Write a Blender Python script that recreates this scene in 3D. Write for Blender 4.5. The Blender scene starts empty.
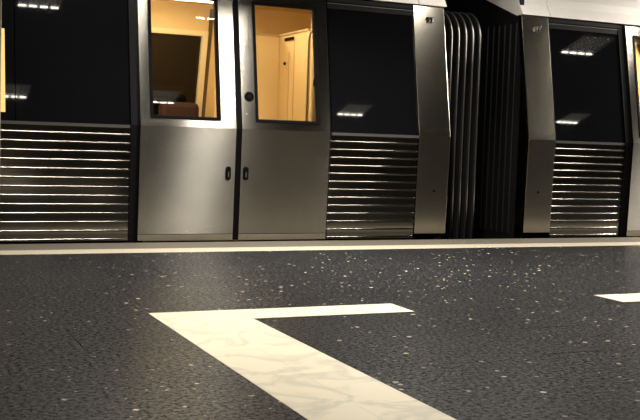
import bpy, bmesh, math, random
from mathutils import Matrix, Vector
random.seed(4)
S = bpy.context.scene
COL = S.collection

# ------------------------------------------------------------------ materials
def new_mat(name):
    m = bpy.data.materials.new(name); m.use_nodes = True
    nt = m.node_tree
    return m, nt, nt.nodes['Principled BSDF']

def simple(name, col, rough=.5, metal=0., spec=.5, emit=None, es=0.):
    m, nt, b = new_mat(name)
    b.inputs['Base Color'].default_value = (*col, 1)
    b.inputs['Roughness'].default_value = rough
    b.inputs['Metallic'].default_value = metal
    b.inputs['Specular IOR Level'].default_value = spec
    if emit:
        b.inputs['Emission Color'].default_value = (*emit, 1)
        b.inputs['Emission Strength'].default_value = es
        m.cycles.emission_sampling = 'NONE'      # the lamp's own light object does the lighting
    # slight wear so that no surface is perfectly flat
    n = nt.nodes.new('ShaderNodeTexNoise'); n.inputs['Scale'].default_value = 18
    tc = nt.nodes.new('ShaderNodeTexCoord'); nt.links.new(tc.outputs['Object'], n.inputs['Vector'])
    mr = nt.nodes.new('ShaderNodeMapRange')
    mr.inputs['To Min'].default_value = max(.02, rough*.88); mr.inputs['To Max'].default_value = min(1, rough*1.12)
    nt.links.new(n.outputs['Fac'], mr.inputs['Value']); nt.links.new(mr.outputs[0], b.inputs['Roughness'])
    return m

def brushed(name, col, rough, aniso, spots=.0):
    m, nt, b = new_mat(name)
    b.inputs['Metallic'].default_value = 1
    b.inputs['Anisotropic'].default_value = aniso
    tc = nt.nodes.new('ShaderNodeTexCoord')
    mp = nt.nodes.new('ShaderNodeMapping'); mp.inputs['Scale'].default_value = (1.5, 1, 260)
    nt.links.new(tc.outputs['Object'], mp.inputs['Vector'])
    n = nt.nodes.new('ShaderNodeTexNoise'); n.inputs['Scale'].default_value = 3; n.inputs['Detail'].default_value = 4
    nt.links.new(mp.outputs[0], n.inputs['Vector'])
    n2 = nt.nodes.new('ShaderNodeTexNoise'); n2.inputs['Scale'].default_value = 7; n2.inputs['Detail'].default_value = 6
    nt.links.new(tc.outputs['Object'], n2.inputs['Vector'])
    mr = nt.nodes.new('ShaderNodeMapRange')
    mr.inputs['To Min'].default_value = rough*.85; mr.inputs['To Max'].default_value = rough*1.15
    nt.links.new(n.outputs['Fac'], mr.inputs['Value']); nt.links.new(mr.outputs[0], b.inputs['Roughness'])
    cr = nt.nodes.new('ShaderNodeMix'); cr.data_type = 'RGBA'
    cr.inputs['A'].default_value = (*[c*.86 for c in col], 1); cr.inputs['B'].default_value = (*[min(1, c*1.1) for c in col], 1)
    nt.links.new(n2.outputs['Fac'], cr.inputs['Factor']); nt.links.new(cr.outputs['Result'], b.inputs['Base Color'])
    cv = nt.nodes.new('ShaderNodeCombineXYZ'); cv.inputs['Z'].default_value = 1
    nt.links.new(cv.outputs[0], b.inputs['Tangent'])
    return m

def terrazzo():
    m, nt, b = new_mat('dark_terrazzo'); N = nt.nodes; L = nt.links
    tc = N.new('ShaderNodeTexCoord')
    def math_(op, a, bb=None, c=None):
        q = N.new('ShaderNodeMath'); q.operation = op
        for i, v in enumerate((a, bb, c)):
            if v is None: continue
            if hasattr(v, 'is_linked'): L.new(v, q.inputs[i])
            else: q.inputs[i].default_value = v
        return q.outputs[0]
    def mixc(f, a, bb):
        q = N.new('ShaderNodeMix'); q.data_type = 'RGBA'; q.clamp_factor = True
        L.new(f, q.inputs['Factor'])
        for k, v in (('A', a), ('B', bb)):
            if hasattr(v, 'is_linked'): L.new(v, q.inputs[k])
            else: q.inputs[k].default_value = (*v, 1)
        return q.outputs['Result']
    # fine matrix grain
    n = N.new('ShaderNodeTexNoise'); n.inputs['Scale'].default_value = 55; n.inputs['Detail'].default_value = 5; n.inputs['Roughness'].default_value = .85
    L.new(tc.outputs['Object'], n.inputs['Vector'])
    g = N.new('ShaderNodeMapRange'); g.inputs['From Min'].default_value = .44; g.inputs['From Max'].default_value = .62
    L.new(n.outputs['Fac'], g.inputs['Value'])
    col = mixc(g.outputs[0], FLOOR_LO, FLOOR_HI)
    # large, soft wear patches
    w = N.new('ShaderNodeTexNoise'); w.inputs['Scale'].default_value = 1.7; w.inputs['Detail'].default_value = 5
    L.new(tc.outputs['Object'], w.inputs['Vector'])
    # stone chips in three sizes
    def chips(scale, seed, keep, radius, colour, col):
        mp = N.new('ShaderNodeMapping'); mp.inputs['Location'].default_value = (seed, seed*.7, seed*.3)
        L.new(tc.outputs['Object'], mp.inputs['Vector'])
        v = N.new('ShaderNodeTexVoronoi'); v.inputs['Scale'].default_value = scale; v.distance = 'MINKOWSKI'; v.inputs['Exponent'].default_value = 1.4
        v.voronoi_dimensions = '2D'
        L.new(mp.outputs[0], v.inputs['Vector'])
        sx = N.new('ShaderNodeSeparateColor'); L.new(v.outputs['Color'], sx.inputs[0])
        sel = math_('LESS_THAN', sx.outputs[0], keep)
        rad = math_('MULTIPLY', sx.outputs[1], radius)
        ins = math_('LESS_THAN', v.outputs['Distance'], rad)
        return mixc(math_('MULTIPLY', math_('MULTIPLY', sel, ins), math_('MULTIPLY_ADD', sx.outputs[2], .6, .4)), col, colour)
    col = chips(150, 1.3, .13, .6, (.08, .08, .078), col)
    col = chips(60, 5.3, .10, .5, (.055, .055, .057), col)
    col = chips(80, 4.1, .2, .55, (.002, .002, .002), col)
    col = chips(70, 2.7, .022, .5, (.30, .27, .20), col)
    col = chips(34, 7.7, .034, .42, (.62, .56, .42), col)
    col = chips(22, 9.1, .016, .32, (.005, .005, .005), col)
    # slab joints
    sp = N.new('ShaderNodeSeparateXYZ'); L.new(tc.outputs['Object'], sp.inputs[0])
    def joint(o, org, step, half):
        fr = math_('FRACT', math_('DIVIDE', math_('ADD', o, 10*step-org), step))
        d = math_('MINIMUM', fr, math_('SUBTRACT', 1., fr))
        return math_('LESS_THAN', math_('MULTIPLY', d, step), half)
    j = math_('MAXIMUM', joint(sp.outputs['X'], .733, .842, .0028), joint(sp.outputs['Y'], 2.74, .5, .0045))
    jn = N.new('ShaderNodeTexNoise'); jn.inputs['Scale'].default_value = 2.2
    L.new(tc.outputs['Object'], jn.inputs['Vector'])
    jm = N.new('ShaderNodeMapRange'); jm.inputs['From Min'].default_value = .44; jm.inputs['From Max'].default_value = .62
    L.new(jn.outputs['Fac'], jm.inputs['Value'])
    jf = math_('MULTIPLY', math_('MULTIPLY', j, jm.outputs[0]), .8)
    col = mixc(jf, col, (.002, .002, .002))
    L.new(math_('MULTIPLY', math_('SUBTRACT', 1., jf), math_('MULTIPLY_ADD', g.outputs[0], FLOOR_SPEC*2.4, FLOOR_SPEC*.12)), b.inputs['Specular IOR Level'])
    L.new(col, b.inputs['Base Color'])
    rr = N.new('ShaderNodeMapRange'); rr.inputs['To Min'].default_value = FLOOR_R-.04; rr.inputs['To Max'].default_value = FLOOR_R+.06
    L.new(w.outputs['Fac'], rr.inputs['Value']); L.new(rr.outputs[0], b.inputs['Roughness'])
    return m

def marble():
    m, nt, b = new_mat('cream_marble'); N = nt.nodes; L = nt.links
    tc = N.new('ShaderNodeTexCoord')
    n = N.new('ShaderNodeTexNoise'); n.inputs['Scale'].default_value = 3.2; n.inputs['Detail'].default_value = 9; n.inputs['Distortion'].default_value = .7
    L.new(tc.outputs['Object'], n.inputs['Vector'])
    r = N.new('ShaderNodeValToRGB')
    e = r.color_ramp.elements; e[0].position = .44; e[0].color = (.72, .655, .50, 1); e[1].position = .56; e[1].color = (.72, .655, .50, 1)
    k = r.color_ramp.elements.new(.5); k.color = (.55, .52, .41, 1)
    L.new(n.outputs['Fac'], r.inputs[0])
    # joints between marble tiles
    sp = N.new('ShaderNodeSeparateXYZ'); L.new(tc.outputs['Object'], sp.inputs[0])
    def M(op, a, bb):
        q = N.new('ShaderNodeMath'); q.operation = op
        for i, v in enumerate((a, bb)):
            if hasattr(v, 'is_linked'): L.new(v, q.inputs[i])
            else: q.inputs[i].default_value = v
        return q.outputs[0]
    def joint(o, org, step, half):
        fr = M('FRACT', M('DIVIDE', M('ADD', o, 10*step-org), step), 0)
        return M('LESS_THAN', M('MULTIPLY', M('MINIMUM', fr, M('SUBTRACT', 1., fr)), step), half)
    j = M('MAXIMUM', joint(sp.outputs['X'], 1.364, .421, .0012), joint(sp.outputs['Y'], 2.745, .4375, .0014))
    jn = N.new('ShaderNodeTexNoise'); jn.inputs['Scale'].default_value = 6
    L.new(tc.outputs['Object'], jn.inputs['Vector'])
    jf = M('MULTIPLY', j, M('MULTIPLY', jn.outputs['Fac'], .7))
    mx = N.new('ShaderNodeMix'); mx.data_type = 'RGBA'; L.new(jf, mx.inputs['Factor'])
    L.new(r.outputs[0], mx.inputs['A']); mx.inputs['B'].default_value = (.2, .18, .13, 1)
    L.new(mx.outputs['Result'], b.inputs['Base Color'])
    b.inputs['Roughness'].default_value = .4
    b.inputs['Specular IOR Level'].default_value = .3
    return m

def speckled(name, a, c, rough, scale=160):
    m, nt, b = new_mat(name); N = nt.nodes; L = nt.links
    tc = N.new('ShaderNodeTexCoord'); n = N.new('ShaderNodeTexNoise'); n.inputs['Scale'].default_value = scale; n.inputs['Detail'].default_value = 5
    L.new(tc.outputs['Object'], n.inputs['Vector'])
    r = N.new('ShaderNodeMapRange'); r.inputs['From Min'].default_value = .35; r.inputs['From Max'].default_value = .65
    L.new(n.outputs['Fac'], r.inputs['Value'])
    mx = N.new('ShaderNodeMix'); mx.data_type = 'RGBA'; L.new(r.outputs[0], mx.inputs['Factor'])
    mx.inputs['A'].default_value = (*a, 1); mx.inputs['B'].default_value = (*c, 1)
    L.new(mx.outputs['Result'], b.inputs['Base Color']); b.inputs['Roughness'].default_value = rough
    return m

def clear_glass():
    m = bpy.data.materials.new('door_glass'); m.use_nodes = True; nt = m.node_tree; nt.nodes.clear()
    o = nt.nodes.new('ShaderNodeOutputMaterial'); t = nt.nodes.new('ShaderNodeBsdfTransparent'); g = nt.nodes.new('ShaderNodeBsdfGlossy')
    t.inputs[0].default_value = (.95, .93, .88, 1); g.inputs['Roughness'].default_value = .015
    f = nt.nodes.new('ShaderNodeFresnel'); f.inputs['IOR'].default_value = 1.45
    mx = nt.nodes.new('ShaderNodeMixShader')
    nt.links.new(f.outputs[0], mx.inputs[0]); nt.links.new(t.outputs[0], mx.inputs[1]); nt.links.new(g.outputs[0], mx.inputs[2])
    nt.links.new(mx.outputs[0], o.inputs[0])
    return m

FLOOR_LO = (.0012, .0013, .0017); FLOOR_HI = (.036, .037, .041); FLOOR_R = .34; FLOOR_SPEC = .09
M = dict(
    floor=terrazzo(), marble=marble(),
    strip=speckled('pale_granite_edge', (.065, .057, .044), (.115, .10, .078), .65),
    line=speckled('white_edge_stone', (.34, .305, .235), (.42, .38, .295), .5, 60),
    door_steel=brushed('brushed_door_steel', (.33, .317, .285), .24, 1.),
    panel_steel=brushed('brushed_panel_steel', (.42, .395, .335), .22, .5),
    rib_steel=simple('ribbed_steel', (.16, .15, .135), .14, 1),
    shell=simple('dark_body_metal', (.006, .0055, .006), .6, 0, .1),
    pillar=simple('black_pillar_paint', (.003, .0026, .0034), .55, 0, .1),
    sill=simple('grey_sill_paint', (.06, .057, .053), .5, 0, .3),
    dark_glass=simple('tinted_black_glass', (.004, .004, .005), .03, 0, .5),
    rubber=simple('black_rubber', (.002, .0017, .002), .6, 0, .06),
    bellows=simple('bellows_rubber', (.007, .0065, .007), .5, 0, .3),
    hoop=simple('bellows_metal_hoop', (.5, .49, .47), .3, 1),
    white=simple('white_roof_paint', (.90, .87, .83), .4),
    cream=simple('cream_laminate', (.80, .60, .32), .45),
    cream_dark=simple('brown_cream_laminate', (.52, .38, .2), .5),
    brown=simple('brown_gap', (.14, .09, .04), .6),
    pale=simple('pale_cream_enamel', (.86, .74, .50), .35),
    lamp=simple('warm_lamp_diffuser', (.9, .85, .7), .4, 0, .5, (1, .85, .56), 12.0),
    lamp_dim=simple('saloon_lamp_diffuser', (.9, .85, .7), .4, 0, .5, (1, .85, .56), 12.0),
    lit=simple('lit_pane', (.5, .38, .18), .3, 0, .5, (1, .60, .17), .72),
    strip_diffuser=simple('strip_lamp_diffuser', (.9, .9, .88), .4, 0, .5, (1, .93, .82), 4.0),
    tube=simple('fluorescent_tube', (1, 1, 1), .4, 0, .5, (1, .93, .80), 60.0),
    blade=simple('louvre_white_enamel', (.8, .8, .78), .35),
    housing=simple('lamp_housing_enamel', (.16, .16, .155), .5),
    ceiling=simple('dark_station_ceiling', (.03, .029, .028), .8),
    back_wall=simple('beige_station_wall', (.42, .37, .30), .6),
    tunnel=simple('dark_tunnel_wall', (.012, .011, .011), .9),
    ballast=speckled('track_ballast', (.012, .011, .010), (.05, .045, .04), .95, 30),
    chrome=simple('worn_chrome', (.26, .25, .22), .3, 1),
    column=simple('beige_column_tile', (.52, .45, .33), .45),
    glass=clear_glass(),
    seatcloth=simple('maroon_seat_cloth', (.03, .008, .008), .8),
)

# ------------------------------------------------------------------ helpers
def world_of(o):
    if not o.parent: return o.matrix_basis.copy()
    return world_of(o.parent) @ o.matrix_parent_inverse @ o.matrix_basis

def link(name, bm, mat, parent=None, bevel=0, smooth=False):
    bmesh.ops.recalc_face_normals(bm, faces=bm.faces)
    me = bpy.data.meshes.new(name); bm.to_mesh(me); bm.free()
    me.materials.append(mat)
    if smooth:
        for p in me.polygons: p.use_smooth = True
    o = bpy.data.objects.new(name, me); COL.objects.link(o)
    if parent:
        o.parent = parent
        o.matrix_parent_inverse = world_of(parent).inverted()
    if bevel:
        b = o.modifiers.new('bevel', 'BEVEL'); b.width = bevel; b.segments = 2; b.limit_method = 'ANGLE'; b.angle_limit = math.radians(40)
    return o

def box(bm, x0, x1, y0, y1, z0, z1):
    v = [bm.verts.new((x, y, z)) for x in (x0, x1) for y in (y0, y1) for z in (z0, z1)]
    for f in ((0,1,3,2),(4,6,7,5),(0,4,5,1),(2,3,7,6),(0,2,6,4),(1,5,7,3)): bm.faces.new([v[i] for i in f])

def cyl(bm, p0, p1, r, n=16, r1=None):
    p0 = Vector(p0); p1 = Vector(p1); d = (p1-p0)
    q = d.to_track_quat('Z', 'Y').to_matrix().to_4x4(); q.translation = (p0+p1)/2
    bmesh.ops.create_cone(bm, cap_ends=True, segments=n, radius1=r, radius2=r if r1 is None else r1, depth=d.length, matrix=q)

def tube(bm, pts, r, n=10):
    rings = []
    pts = [Vector(p) for p in pts]
    for i, p in enumerate(pts):
        t = (pts[min(i+1, len(pts)-1)]-pts[max(i-1, 0)]).normalized()
        a = t.cross(Vector((.31, .87, .13))).normalized(); b = t.cross(a)
        rings.append([bm.verts.new(p+(a*math.cos(k*2*math.pi/n)+b*math.sin(k*2*math.pi/n))*r) for k in range(n)])
    for A, B in zip(rings, rings[1:]):
        for k in range(n): bm.faces.new((A[k], A[(k+1) % n], B[(k+1) % n], B[k]))
    bm.faces.new(rings[0]); bm.faces.new(rings[-1][::-1])

def tag(o, label=None, cat=None, group=None, kind=None):
    if label: o['label'] = label
    if cat: o['category'] = cat
    if group: o['group'] = group
    if kind: o['kind'] = kind
    return o

def empty(name, loc, label, cat, group=None):
    o = bpy.data.objects.new(name, None); o.location = loc; o.empty_display_size = .2
    COL.objects.link(o); return tag(o, label, cat, group)

def struct(name, bm, mat): return tag(link(name, bm, mat), kind='structure')

# side profile of the cars: leans out slightly to the waist, in above it
YT, WZ, WD, SL = 7.639, .89, -.03, .18
def prof(z, off=0):
    return YT + off + (WD*z/WZ if z < WZ else WD + SL*(z-WZ))

def slab(bm, x0, x1, z0, z1, off=0., th=.04):
    zs = [z0] + ([WZ] if z0 < WZ < z1 else []) + [z1]
    rows = []
    for z in zs:
        y = prof(z, off)
        rows.append([bm.verts.new(p) for p in ((x0, y, z), (x1, y, z), (x1, y+th, z), (x0, y+th, z))])
    for A, B in zip(rows, rows[1:]):
        for k in range(4): bm.faces.new((A[k], A[(k+1) % 4], B[(k+1) % 4], B[k]))
    bm.faces.new(rows[0]); bm.faces.new(rows[-1])

def frame(bm, x0, x1, z0, z1, w, off, th):
    slab(bm, x0, x0+w, z0, z1, off, th); slab(bm, x1-w, x1, z0, z1, off, th)
    slab(bm, x0+w, x1-w, z0, z0+w, off, th); slab(bm, x0+w, x1-w, z1-w, z1, off, th)

# ------------------------------------------------------------------ setting
bm = bmesh.new(); box(bm, -6, 16, -4, 6.907, -1.0, 0); struct('floor', bm, M['floor'])
bm = bmesh.new(); box(bm, -6, 16, 6.907, 7.16, -1.0, .0005); struct('trim_1', bm, M['line'])['label'] = 'white line along the platform edge'
bm = bmesh.new(); box(bm, -6, 16, 7.16, 7.575, -1.0, 0); struct('trim_2', bm, M['strip'])['label'] = 'pale stone platform edge'
bm = bmesh.new(); box(bm, -6, 16, 7.575, 11.2, -1.1, -.95); struct('track_bed', bm, M['ballast'])
bm = bmesh.new(); box(bm, -6, 16, 11.2, 11.4, -1.1, 4.2); struct('wall_back', bm, M['tunnel'])
bm = bmesh.new(); box(bm, -6, 16, -4, 6.95, 2.86, 3.0); struct('ceiling', bm, M['ceiling'])
bm = bmesh.new(); box(bm, -6, 16, -4.2, -4, -1, 3.0); struct('wall_front', bm, M['back_wall'])

# inlaid marble brackets
def bracket(flat, x_long, x_end, ytop, arm, label):
    bm = bmesh.new()
    sgn = 1 if x_end > x_long else -1
    xl2 = x_long + sgn*.42
    for z in (0, .0012):
        pass
    ys0 = 1.05
    pts = [(x_long, ys0), (x_end, ys0), (x_end, ys0+arm), (xl2, ys0+arm), (xl2, ytop-arm), (x_end, ytop-arm), (x_end, ytop), (x_long, ytop)]
    lo = [bm.verts.new((x, y, -.02)) for x, y in pts]; hi = [bm.verts.new((x, y, .0012)) for x, y in pts]
    bm.faces.new(hi); bm.faces.new(lo[::-1])
    for i in range(len(pts)): bm.faces.new((lo[i], lo[(i+1) % 8], hi[(i+1) % 8], hi[i]))
    o = link('floor_marking', bm, M['marble'])
    return tag(o, label, 'floor marking', 'white marble brackets set into the platform')
bracket(0, 1.155, 2.404, 4.505, .243, 'large cream marble bracket inlaid in the dark floor at centre foreground')
bracket(0, 4.937, 3.687, 4.517, .243, 'short tip of a cream marble bracket at the right edge of the floor')

# column whose edge just shows at the left border
c = empty('column', (.40, 5.66, 0), 'beige tiled column, a sliver at the left border standing on the platform', 'column')
bm = bmesh.new(); box(bm, .19, .606, 5.456, 5.87, .08, 2.86); link('shaft', bm, M['column'], c, .01)
bm = bmesh.new(); box(bm, .186, .610, 5.452, 5.874, .0, .08); link('plinth', bm, M['pillar'], c, .006)

# ------------------------------------------------------------------ cars
def corrugated(x0, x1, parent):
    bm = bmesh.new()
    pitch = .0662; zs = []
    z0 = .02
    prof_pts = [(z0-.012, .0)]
    for k in range(13):
        zc = z0 + k*pitch
        # rib: undercut below, gently curved upward-facing top that catches the lamps
        rib = [(zc+.0095, .0), (zc+.0090, -.0008)]
        d, n = -.0008, 12
        for q in range(n):
            e = math.radians(46 - 24*q/(n-1)); d -= math.tan(e)*.0070/n
            rib.append((zc+.0090-.0070*(q+1)/n, d))
        rib += [(zc-.0005, d-.0003), (zc-.0030, d+.0012), (zc-.0050, .0)]
        prof_pts += rib[::-1]
        if k < 12:
            prof_pts += [(zc+.0330, .000), (zc+.0340, .0025), (zc+.0355, .0025), (zc+.0365, .0)]
    prof_pts.append((.868, 0))
    A = [bm.verts.new((x0, prof(z)+d, z)) for z, d in prof_pts]
    B = [bm.verts.new((x1, prof(z)+d, z)) for z, d in prof_pts]
    for i in range(len(A)-1): bm.faces.new((A[i], A[i+1], B[i+1], B[i]))
    ab = [bm.verts.new((x0, prof(z)+.03, z)) for z in (prof_pts[-1][0], prof_pts[0][0])]
    bb = [bm.verts.new((x1, prof(z)+.03, z)) for z in (prof_pts[-1][0], prof_pts[0][0])]
    bm.faces.new(A+ab); bm.faces.new(B+bb)
    bm.faces.new((ab[0], ab[1], bb[1], bb[0]))
    return link('corrugated_panel', bm, M['rib_steel'], parent)

def side_window(x0, x1, parent, split=None):
    g = M['dark_glass']
    bm = bmesh.new(); slab(bm, x0, x1, .866, .889, -.002, .05)
    link('window_sill', bm, M['sill'], parent)
    bm = bmesh.new(); slab(bm, x0, x1, 1.915, 1.955, -.004, .04); slab(bm, x0, x1, 1.972, 2.01, -.012, .04)
    link('window_header', bm, M['shell'], parent, .003)
    bm = bmesh.new(); slab(bm, x0, x1, 1.957, 1.964, -.010, .05)
    link('header_rail', bm, M['sill'], parent)
    xs = [x0] + ([split] if split else []) + [x1]
    for a, b in zip(xs, xs[1:]):
        bm = bmesh.new(); slab(bm, a+.003, b-.003, .889, 1.918, .004, .012)
        w = link('side_window', bm, g, parent)
    return w

def door(x0, x1, wx0, wx1, parent, handle_x, latch=None):
    off, th = -.04, .04
    z0, z1 = .012, 2.0
    wz0, wz1 = .946, 1.914
    bm = bmesh.new()
    slab(bm, x0, wx0, z0+.05, z1, off, th); slab(bm, wx1, x1, z0+.05, z1, off, th)
    slab(bm, wx0, wx1, z0+.05, wz0, off, th); slab(bm, wx0, wx1, wz1, z1, off, th)
    bmesh.ops.remove_doubles(bm, verts=bm.verts, dist=1e-5)
    d = link('door', bm, M['door_steel'], parent)
    bm = bmesh.new(); slab(bm, x0, x1, z0, z0+.046, off+.002, th); link('kick_plate', bm, M['panel_steel'], d)
    bm = bmesh.new(); frame(bm, wx0, wx1, wz0, wz1, .026, off-.006, .045); link('window_gasket', bm, M['rubber'], d, .004)
    bm = bmesh.new(); slab(bm, wx0+.024, wx1-.024, wz0+.024, wz1-.024, off+.012, .006); link('window_pane', bm, M['glass'], d)
    # recessed pull handle: oval dark dish with a raised rim
    bm = bmesh.new(); z = .54; y = prof(z, off)
    def oval(bm, rx, rz, y0, y1, n=20):
        A = []; B = []
        for k in range(n):
            a = 2*math.pi*k/n; cx = rx*math.copysign(abs(math.cos(a))**.5, math.cos(a)); cz = rz*math.copysign(abs(math.sin(a))**.5, math.sin(a))
            A.append(bm.verts.new((handle_x+cx, y0, z+cz))); B.append(bm.verts.new((handle_x+cx, y1, z+cz)))
        for k in range(n): bm.faces.new((A[k], A[(k+1) % n], B[(k+1) % n], B[k]))
        bm.faces.new(A); bm.faces.new(B[::-1])
    oval(bm, .022, .052, y-.006, y+.004); h = link('handle', bm, M['rubber'], d)
    bm = bmesh.new(); cyl(bm, (handle_x, y-.010, z-.030), (handle_x, y-.010, z+.010), .007); link('handle_grip', bm, M['panel_steel'], d)
    if latch:
        lx, lz = latch; y = prof(lz, off)
        bm = bmesh.new(); cyl(bm, (lx, y+.004, lz), (lx, y-.012, lz), .041, 28, .037); link('door_button', bm, M['rubber'], d, .004)
        bm = bmesh.new(); cyl(bm, (lx, y-.010, lz), (lx, y-.016, lz), .015, 20); link('button_centre', bm, M['shell'], d, .002)
    return d

def end_panel(x0, x1, parent, hole_x, hook_x, flip):
    bm = bmesh.new(); slab(bm, x0, x1, .045, 2.012, -.012, .05); p = link('end_panel', bm, M['panel_steel'], parent, .004)
    y = prof(.416, -.012)
    bm = bmesh.new(); cyl(bm, (hole_x, y-.002, .416), (hole_x, y+.004, .416), .011, 14); link('bolt_hole', bm, M['rubber'], p)
    y = prof(1.892, -.012)
    bm = bmesh.new()
    box(bm, hook_x-.026, hook_x+.026, y-.012, y+.01, 1.872, 1.914)
    box(bm, hook_x-.030, hook_x+.030, y-.034, y, 1.908, 1.916)
    box(bm, hook_x-.018, hook_x-.010, y-.030, y, 1.874, 1.91); box(bm, hook_x+.010, hook_x+.018, y-.030, y, 1.874, 1.91)
    link('bracket', bm, M['chrome'], p, .003)
    return p

def fairing(x0, x1, parent, left_round):
    # white roof edge: face leans in, then curves over into the roof
    pts = []
    yb = prof(2.02, -.035)
    pts = [(yb+.10, 2.016), (yb, 2.02)]
    for k in range(7):
        a = math.radians(10 + 12*k)
        pts.append((yb+.06+.42*(1-math.cos(a)), 2.06+.36*math.sin(a)))
    pts += [(yb+1.1, 2.50), (yb+1.1, 2.40)]
    bm = bmesh.new()
    A = [bm.verts.new((x0, y, z)) for y, z in pts]; B = [bm.verts.new((x1, y, z)) for y, z in pts]
    n = len(pts)
    for i in range(n): bm.faces.new((A[i], A[(i+1) % n], B[(i+1) % n], B[i]))
    bm.faces.new(A); bm.faces.new(B[::-1])
    o = link('roof_fairing', bm, M['white'], parent, .004)
    return o

def car_shell(x0, x1, dx0, dx1, parent):
    """dark inner body with the doorway left open, closed far side, roof and floor"""
    bm = bmesh.new()
    for a, b in ((x0, dx0), (dx1, x1)):
        if b > a: slab(bm, a, b, -.55, 2.02, .03, .05)
    slab(bm, dx0, dx1, -.55, .0, .03, .05); slab(bm, dx0, dx1, 1.99, 2.05, .0, .08)
    box(bm, x0, x1, 7.75, 10.35, -.6, -.06)            # underframe
    box(bm, x0, x1, 8.0, 10.2, 2.36, 2.46)             # roof
    box(bm, x0, x1, 10.28, 10.36, -.1, 2.4)            # far side
    return link('body', bm, M['shell'], parent)

def inner_lamp(bm, mat, parent, loc, sx, sy, power):
    o = link('ceiling_lamp', bm, M[mat], parent, .01)
    L = bpy.data.lights.new('saloon_light', 'AREA'); L.shape = 'RECTANGLE'; L.size = sx; L.size_y = sy; L.energy = power; L.color = (1, .82, .5)
    lo = bpy.data.objects.new('saloon_light', L); lo.parent = o; lo.matrix_parent_inverse = world_of(o).inverted(); lo.location = loc; COL.objects.link(lo)

# ---- left car
A = empty('metro_car', (0, 7.64, 0), 'steel metro car filling the left and centre, with lit double doors', 'train car', 'metro cars at the platform')
car_shell(-2.6, 4.56, 1.80, 3.46, A)
bm = bmesh.new(); box(bm, 4.50, 4.56, 7.83, 10.3, -.5, 2.4); link('end_wall', bm, M['shell'], A)
corrugated(-.4, 1.785, A); corrugated(3.447, 4.262, A)
side_window(-.4, 1.785, A, .948); side_window(3.455, 4.272, A)
bm = bmesh.new(); slab(bm, 1.787, 1.90, .0, 2.0, -.012, .06); link('door_pillar', bm, M['pillar'], A)
bm = bmesh.new(); slab(bm, 3.39, 3.446, .0, 2.0, -.004, .06); link('door_pillar', bm, M['pillar'], A)
dl = door(1.853, 2.614, 1.927, 2.491, A, 2.558)
dr = door(2.663, 3.420, 2.776, 3.338, A, 2.704, (2.727, 1.146))
bm = bmesh.new(); slab(bm, 2.6145, 2.6625, .012, 2.0, -.035, .04); link('door_seal', bm, M['rubber'], A, .006)
end_panel(4.268, 4.575, A, 4.442, 4.425, False)
fairing(-2.6, 4.317, A, False); fairing(4.325, 4.597, A, True)
# slot at the border: interior light put into a glowing pane
bm = bmesh.new(); slab(bm, .80, .878, .95, 1.555, .0, .004); link('lit_window', bm, M['lit'], A, .003)

# interior of the left car
def far_prof(z): return 10.12 - (0 if z < .9 else .22*(z-.9))
def far_slab(bm, x0, x1, z0, z1, th=.04, off=0.):
    zs = [z0] + ([.9] if z0 < .9 < z1 else []) + [z1]; rows = []
    for z in zs:
        y = far_prof(z)-off
        rows.append([bm.verts.new(p) for p in ((x0, y, z), (x1, y, z), (x1, y+th, z), (x0, y+th, z))])
    for P, Q in zip(rows, rows[1:]):
        for k in range(4): bm.faces.new((P[k], P[(k+1) % 4], Q[(k+1) % 4], Q[k]))
    bm.faces.new(rows[0]); bm.faces.new(rows[-1])
def interior(x0, x1, parent, wx0, wx1):
    bm = bmesh.new(); far_slab(bm, x0, wx0, 0, 2.16); far_slab(bm, wx1, x1, 0, 2.16); far_slab(bm, wx0, wx1, 0, .98); far_slab(bm, wx0, wx1, 1.86, 2.16)
    link('far_wall', bm, M['cream'], parent)
    bm = bmesh.new(); far_slab(bm, wx0, wx1, .98, 1.86, .02, -.03)
    link('far_window', bm, M['dark_glass'], parent)
    bm = bmesh.new()
    for a, b, c_, d_ in ((wx0-.02, wx0+.04, .94, 1.88), (wx1-.04, wx1+.02, .94, 1.88), (wx0+.04, wx1-.04, .94, 1.0), (wx0+.04, wx1-.04, 1.83, 1.88)):
        far_slab(bm, a, b, c_, d_, .05, .03)
    link('window_frame', bm, M['pale'], parent)
    bm = bmesh.new(); box(bm, x0, x1, 7.90, 10.2, 2.14, 2.17); link('cabin_ceiling', bm, M['cream_dark'], parent)
    bm = bmesh.new(); box(bm, x0, x1, 7.70, 10.2, -.06, .0); link('cabin_floor', bm, M['cream_dark'], parent)
    bm = bmesh.new(); box(bm, x0-.03, x0, 7.86, 10.2, 0, 2.15); link('bulkhead', bm, M['cream'], parent)
    bm = bmesh.new(); box(bm, x1, x1+.03, 7.86, 10.2, 0, 2.15); link('bulkhead', bm, M['cream'], parent)
interior(1.2, 4.2, A, 2.0, 3.07)
bm = bmesh.new(); far_slab(bm, 3.093, 3.135, 0, 2.1, .05, .005); link('door_gap', bm, M['brown'], A)
bm = bmesh.new(); box(bm, 1.5, 3.0, 9.05, 9.32, 2.085, 2.14); inner_lamp(bm, 'lamp_dim', A, (2.25, 9.185, 2.08), 1.5, .27, 15)
bm = bmesh.new(); box(bm, 2.1, 3.2, 7.94, 8.10, 2.085, 2.14); inner_lamp(bm, 'lamp', A, (2.65, 8.02, 2.08), 1.1, .16, 38)  # lamp hidden above the door window, added to brighten the partition
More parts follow.
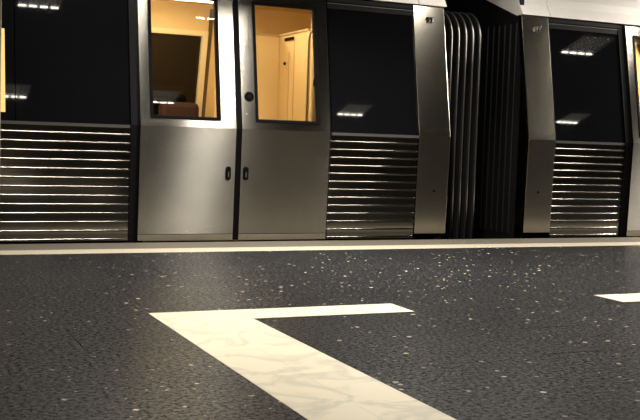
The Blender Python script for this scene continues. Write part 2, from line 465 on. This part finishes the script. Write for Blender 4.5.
# partition: front wall, return wall, seam, grille, handrail
bm = bmesh.new(); box(bm, 2.80, 3.40, 8.70, 8.74, 0, 1.765); box(bm, 3.40, 3.44, 8.02, 8.74, 0, 1.765); pt = link('partition', bm, M['cream'], A, .006)
bm = bmesh.new(); box(bm, 2.79, 3.398, 8.690, 8.702, 1.752, 1.768); box(bm, 3.388, 3.40, 8.02, 8.70, 1.752, 1.768); link('cornice', bm, M['cream_dark'], pt)
bm = bmesh.new(); box(bm, 3.396, 3.40, 8.34, 8.346, .05, 1.72); box(bm, 3.396, 3.40, 8.46, 8.464, .05, 1.6); link('panel_seam', bm, M['cream_dark'], pt)
bm = bmesh.new(); box(bm, 3.388, 3.402, 8.36, 8.56, 1.70, 1.725); link('vent', bm, M['rubber'], pt)
bm = bmesh.new(); cyl(bm, (3.401, 8.55, 1.50), (3.385, 8.55, 1.50), .014); link('coat_hook', bm, M['rubber'], pt)
bm = bmesh.new(); cyl(bm, (3.452, 7.985, 0), (3.452, 7.985, 2.1), .046, 24); link('post', bm, M['pale'], pt)
bm = bmesh.new(); box(bm, 3.412, 3.442, 7.920, 7.935, 1.275, 1.335); link('post_lock', bm, M['rubber'], pt, .004)
bm = bmesh.new(); tube(bm, [(3.405, 7.97, 1.735), (3.385, 7.955, 1.725), (3.372, 7.95, 1.70), (3.366, 7.95, 1.65), (3.366, 7.95, .7)], .011); link('handrail', bm, M['pale'], pt, 0, True)
bm = bmesh.new()
box(bm, 2.60, 3.0, 9.35, 9.95, .0, .45); box(bm, 2.60, 3.0, 9.8, 9.95, .42, 1.16)
link('seat', bm, M['seatcloth'], A, .05)

# ---- right car
B_ = empty('metro_car', (5.4, 7.64, 0), 'steel metro car at the right, beyond the black bellows, cut by the frame', 'train car', 'metro cars at the platform')
car_shell(5.44, 9.6, 6.50, 8.15, B_)
bm = bmesh.new(); box(bm, 5.395, 5.44, 7.835, 10.3, -.5, 2.4)
link('end_wall', bm, M['bellows'], B_)
for k in range(6):
    bm = bmesh.new(); y = 7.87 + .094*k
    cyl(bm, (5.393, y, .02), (5.393, y, 1.95), .011, 10)
    link('end_wall_rib', bm, M['bellows'], B_)
corrugated(5.688, 6.482, B_); side_window(5.692, 6.487, B_)
bm = bmesh.new(); slab(bm, 6.489, 6.60, .0, 2.0, -.012, .06); link('door_pillar', bm, M['pillar'], B_)
door(6.552, 7.31, 6.628, 7.19, B_, 7.255); door(7.358, 8.115, 7.47, 8.03, B_, 7.40, (7.42, 1.146))
bm = bmesh.new(); slab(bm, 7.311, 7.357, .012, 2.0, -.035, .04); link('door_seal', bm, M['rubber'], B_, .006)
end_panel(5.392, 5.683, B_, 5.527, 5.547, True)
fairing(5.392, 5.696, B_, True); fairing(5.704, 9.6, B_, False)
interior(6.3, 9.3, B_, 7.2, 8.3)
bm = bmesh.new(); box(bm, 7.2, 9.2, 9.3, 9.65, 2.085, 2.14); inner_lamp(bm, 'lamp', B_, (8.2, 9.47, 2.08), 2.0, .35, 80)

# ---- bellows between the cars
G = empty('gangway_bellows', (5.0, 7.9, 0), 'black pleated gangway bellows with steel hoops between the two metro cars', 'bellows')
def hoop_path(inset, n=9, r=.26, y0=7.90, zt=2.03):
    y = y0+inset; z = zt-inset; p = [(y, -.45), (y, .6), (y, z-r)]
    for k in range(1, n+1):
        a = math.pi/2*k/n; p.append((y+r*(1-math.cos(a)), z-r+r*math.sin(a)))
    p.append((y+r+.9, z)); p.append((9.9, z))
    return p
def sweep(bm, secs):
    rings = [[bm.verts.new((x, y, z)) for y, z in path] for x, path in secs]
    for P, Q in zip(rings, rings[1:]):
        for i in range(len(P)-1): bm.faces.new((P[i], P[i+1], Q[i+1], Q[i]))
secs = [(4.575, hoop_path(.10))]
xs = [4.655+.0745*k for k in range(6)]
for x in xs:
    secs += [(x-.036, hoop_path(.10)), (x-.012, hoop_path(.012)), (x, hoop_path(.0)), (x+.012, hoop_path(.012)), (x+.036, hoop_path(.10))]
bm = bmesh.new(); sweep(bm, secs); link('pleats', bm, M['bellows'], G)
for x in xs:
    bm = bmesh.new(); tube(bm, [(x, y, z) for y, z in hoop_path(-.004)], .0065, 8); link('hoop', bm, M['hoop'], G, 0, True)
bm = bmesh.new(); sweep(bm, [(5.06, hoop_path(.10)), (5.06, hoop_path(.52)), (5.378, hoop_path(.52))]); link('inner_sleeve', bm, M['rubber'], G)

# small signal lamp on the tunnel wall
t = empty('tunnel_lamp', (6.746, 11.2, 2.585), 'tiny white lamp on the dark tunnel wall above the bellows', 'lamp')
bm = bmesh.new(); box(bm, 6.686, 6.806, 11.16, 11.21, 2.545, 2.625); link('backplate', bm, M['housing'], t, .01)
bm = bmesh.new(); cyl(bm, (6.746, 11.165, 2.585), (6.746, 11.12, 2.585), .016, 14); link('lens', bm, M['strip_diffuser'], t)

# ------------------------------------------------------------------ station luminaires
def luminaire(x, y, label, power, spread, s=.20):
    t = empty('ceiling_lamp', (x, y, 2.86), label, 'ceiling lamp', 'square louvred lamps under the station ceiling')
    zb = 2.79
    bm = bmesh.new()
    box(bm, x-s-.02, x+s+.02, y-s-.02, y-s, zb, 2.855); box(bm, x-s-.02, x+s+.02, y+s, y+s+.02, zb, 2.855)
    box(bm, x-s-.02, x-s, y-s, y+s, zb, 2.855); box(bm, x+s, x+s+.02, y-s, y+s, zb, 2.855)
    box(bm, x-s, x+s, y-s, y+s, 2.85, 2.858)
    link('housing', bm, M['housing'], t)
    bm = bmesh.new()
    for k in range(1, 8):
        q = -s + 2*s*k/8
        box(bm, x+q-.002, x+q+.002, y-s, y+s, zb+.004, zb+.045); box(bm, x-s, x+s, y+q-.002, y+q+.002, zb+.004, zb+.045)
    link('louvre', bm, M['blade'], t)
    for k in range(4):
        bm = bmesh.new()
        cx = x - s + s*(k+.5)/2
        cyl(bm, (cx-s*.17, y-s+.028, zb-.004), (cx+s*.17, y-s+.028, zb-.004), .008, 10)
        link('tube', bm, M['tube'], t)
    lamp(t, (0, 0, -.075), s*1.8, s*1.8, power, spread)
    lamp(t, (0, 0, -.012), s*1.9, s*1.9, INNER, 180)  # weak second light, added only to brighten the louvre blades
def lamp(t, loc, sx, sy, power, spread):
    L = bpy.data.lights.new('lamp_light', 'AREA'); L.shape = 'RECTANGLE'; L.size = sx; L.size_y = sy; L.energy = power; L.color = LCOL; L.spread = math.radians(spread)
    lo = bpy.data.objects.new('lamp_light', L); lo.location = loc; lo.parent = t; COL.objects.link(lo)
LCOL = (1, .93, .82)
LP = 22; INNER = 1.2
for x, y, w, sp, s_, lab in ((1.45, 3.62, LP, 120, .19, 'louvred station lamp mirrored low at the left edge of the left train window'),
        (3.19, 3.62, LP, 120, .19, 'louvred station lamp mirrored in the lower left of the left door window'),
        (5.82, 3.53, LP, 120, .19, 'louvred station lamp mirrored low in the dark window right of the doors'),
        (9.3, 3.6, LP, 120, .19, 'louvred station lamp mirrored low in the right car window beside the post'),
        (1.45, 5.9, LP*.6, 120, .20, 'louvred station lamp mirrored at the top of the left train window'),
        (3.20, 5.92, LP*6.2, 126, .22, 'louvred station lamp mirrored at the top of the left door window'),
        (7.82, 5.86, LP*.2, 120, .24, 'louvred station lamp mirrored at the top of the right car window')):
    luminaire(x, y, lab, w, sp, s_)
def strip_lamp(x, ln, label, power):
    y = 6.66
    t = empty('ceiling_strip_lamp', (x, y, 2.86), label, 'ceiling lamp', 'strip lamps over the platform edge')
    bm = bmesh.new(); box(bm, x-ln/2-.04, x+ln/2+.04, y-.07, y+.07, 2.80, 2.86); link('housing', bm, M['housing'], t, .006)
    bm = bmesh.new(); box(bm, x-ln/2, x+ln/2, y-.05, y+.05, 2.775, 2.80); link('diffuser', bm, M['strip_diffuser'], t, .008)
    lamp(t, (0, 0, -.088), ln, .1, power*ln, 175)
SP = 48
strip_lamp(1.66, 1.22, 'strip lamp over the platform edge that streaks the leftmost ribbed panel', SP)
strip_lamp(4.79, .68, 'strip lamp over the platform edge that streaks the ribbed panel right of the doors', SP)
strip_lamp(7.58, .54, 'strip lamp over the platform edge that streaks the ribbed panel of the right car', SP*1.4)
strip_lamp(9.35, 1.2, 'added unseen strip lamp beyond the right border, brightening the right car roof', SP*9)  # extra lamp out of view, added to whiten the right car's roof edge

# ------------------------------------------------------------------ world, camera
W = bpy.data.worlds.new('world'); S.world = W; W.use_nodes = True
W.node_tree.nodes['Background'].inputs[0].default_value = (1, .88, .72, 1)
W.node_tree.nodes['Background'].inputs[1].default_value = .028

cam = bpy.data.cameras.new('camera'); co = bpy.data.objects.new('camera', cam); COL.objects.link(co)
R = ((0.9147772690566209, -0.4027305681845623, 0.03147439383133571),
     (0.0021489519711409078, -0.07306222054961754, -0.9973250693398742),
     (0.403952880943726, 0.9123979402530997, -0.06597020993725275))
r, d, f = (Vector(q) for q in R)
co.matrix_world = Matrix(((r.x, -d.x, -f.x, 0), (r.y, -d.y, -f.y, 0), (r.z, -d.z, -f.z, .8), (0, 0, 0, 1)))
cam.sensor_width = 36; cam.lens = 1015.4253560810403/640*36; cam.clip_start = .05
S.camera = co
S.view_settings.view_transform = 'Standard'; S.view_settings.look = 'None'
S.view_settings.gamma = 1; S.view_settings.exposure = 0
S.view_settings.use_curve_mapping = False
S.cycles.use_denoising = True
S.cycles.use_adaptive_sampling = False
S.cycles.sample_clamp_indirect = 4
S.cycles.denoising_prefilter = 'ACCURATE'
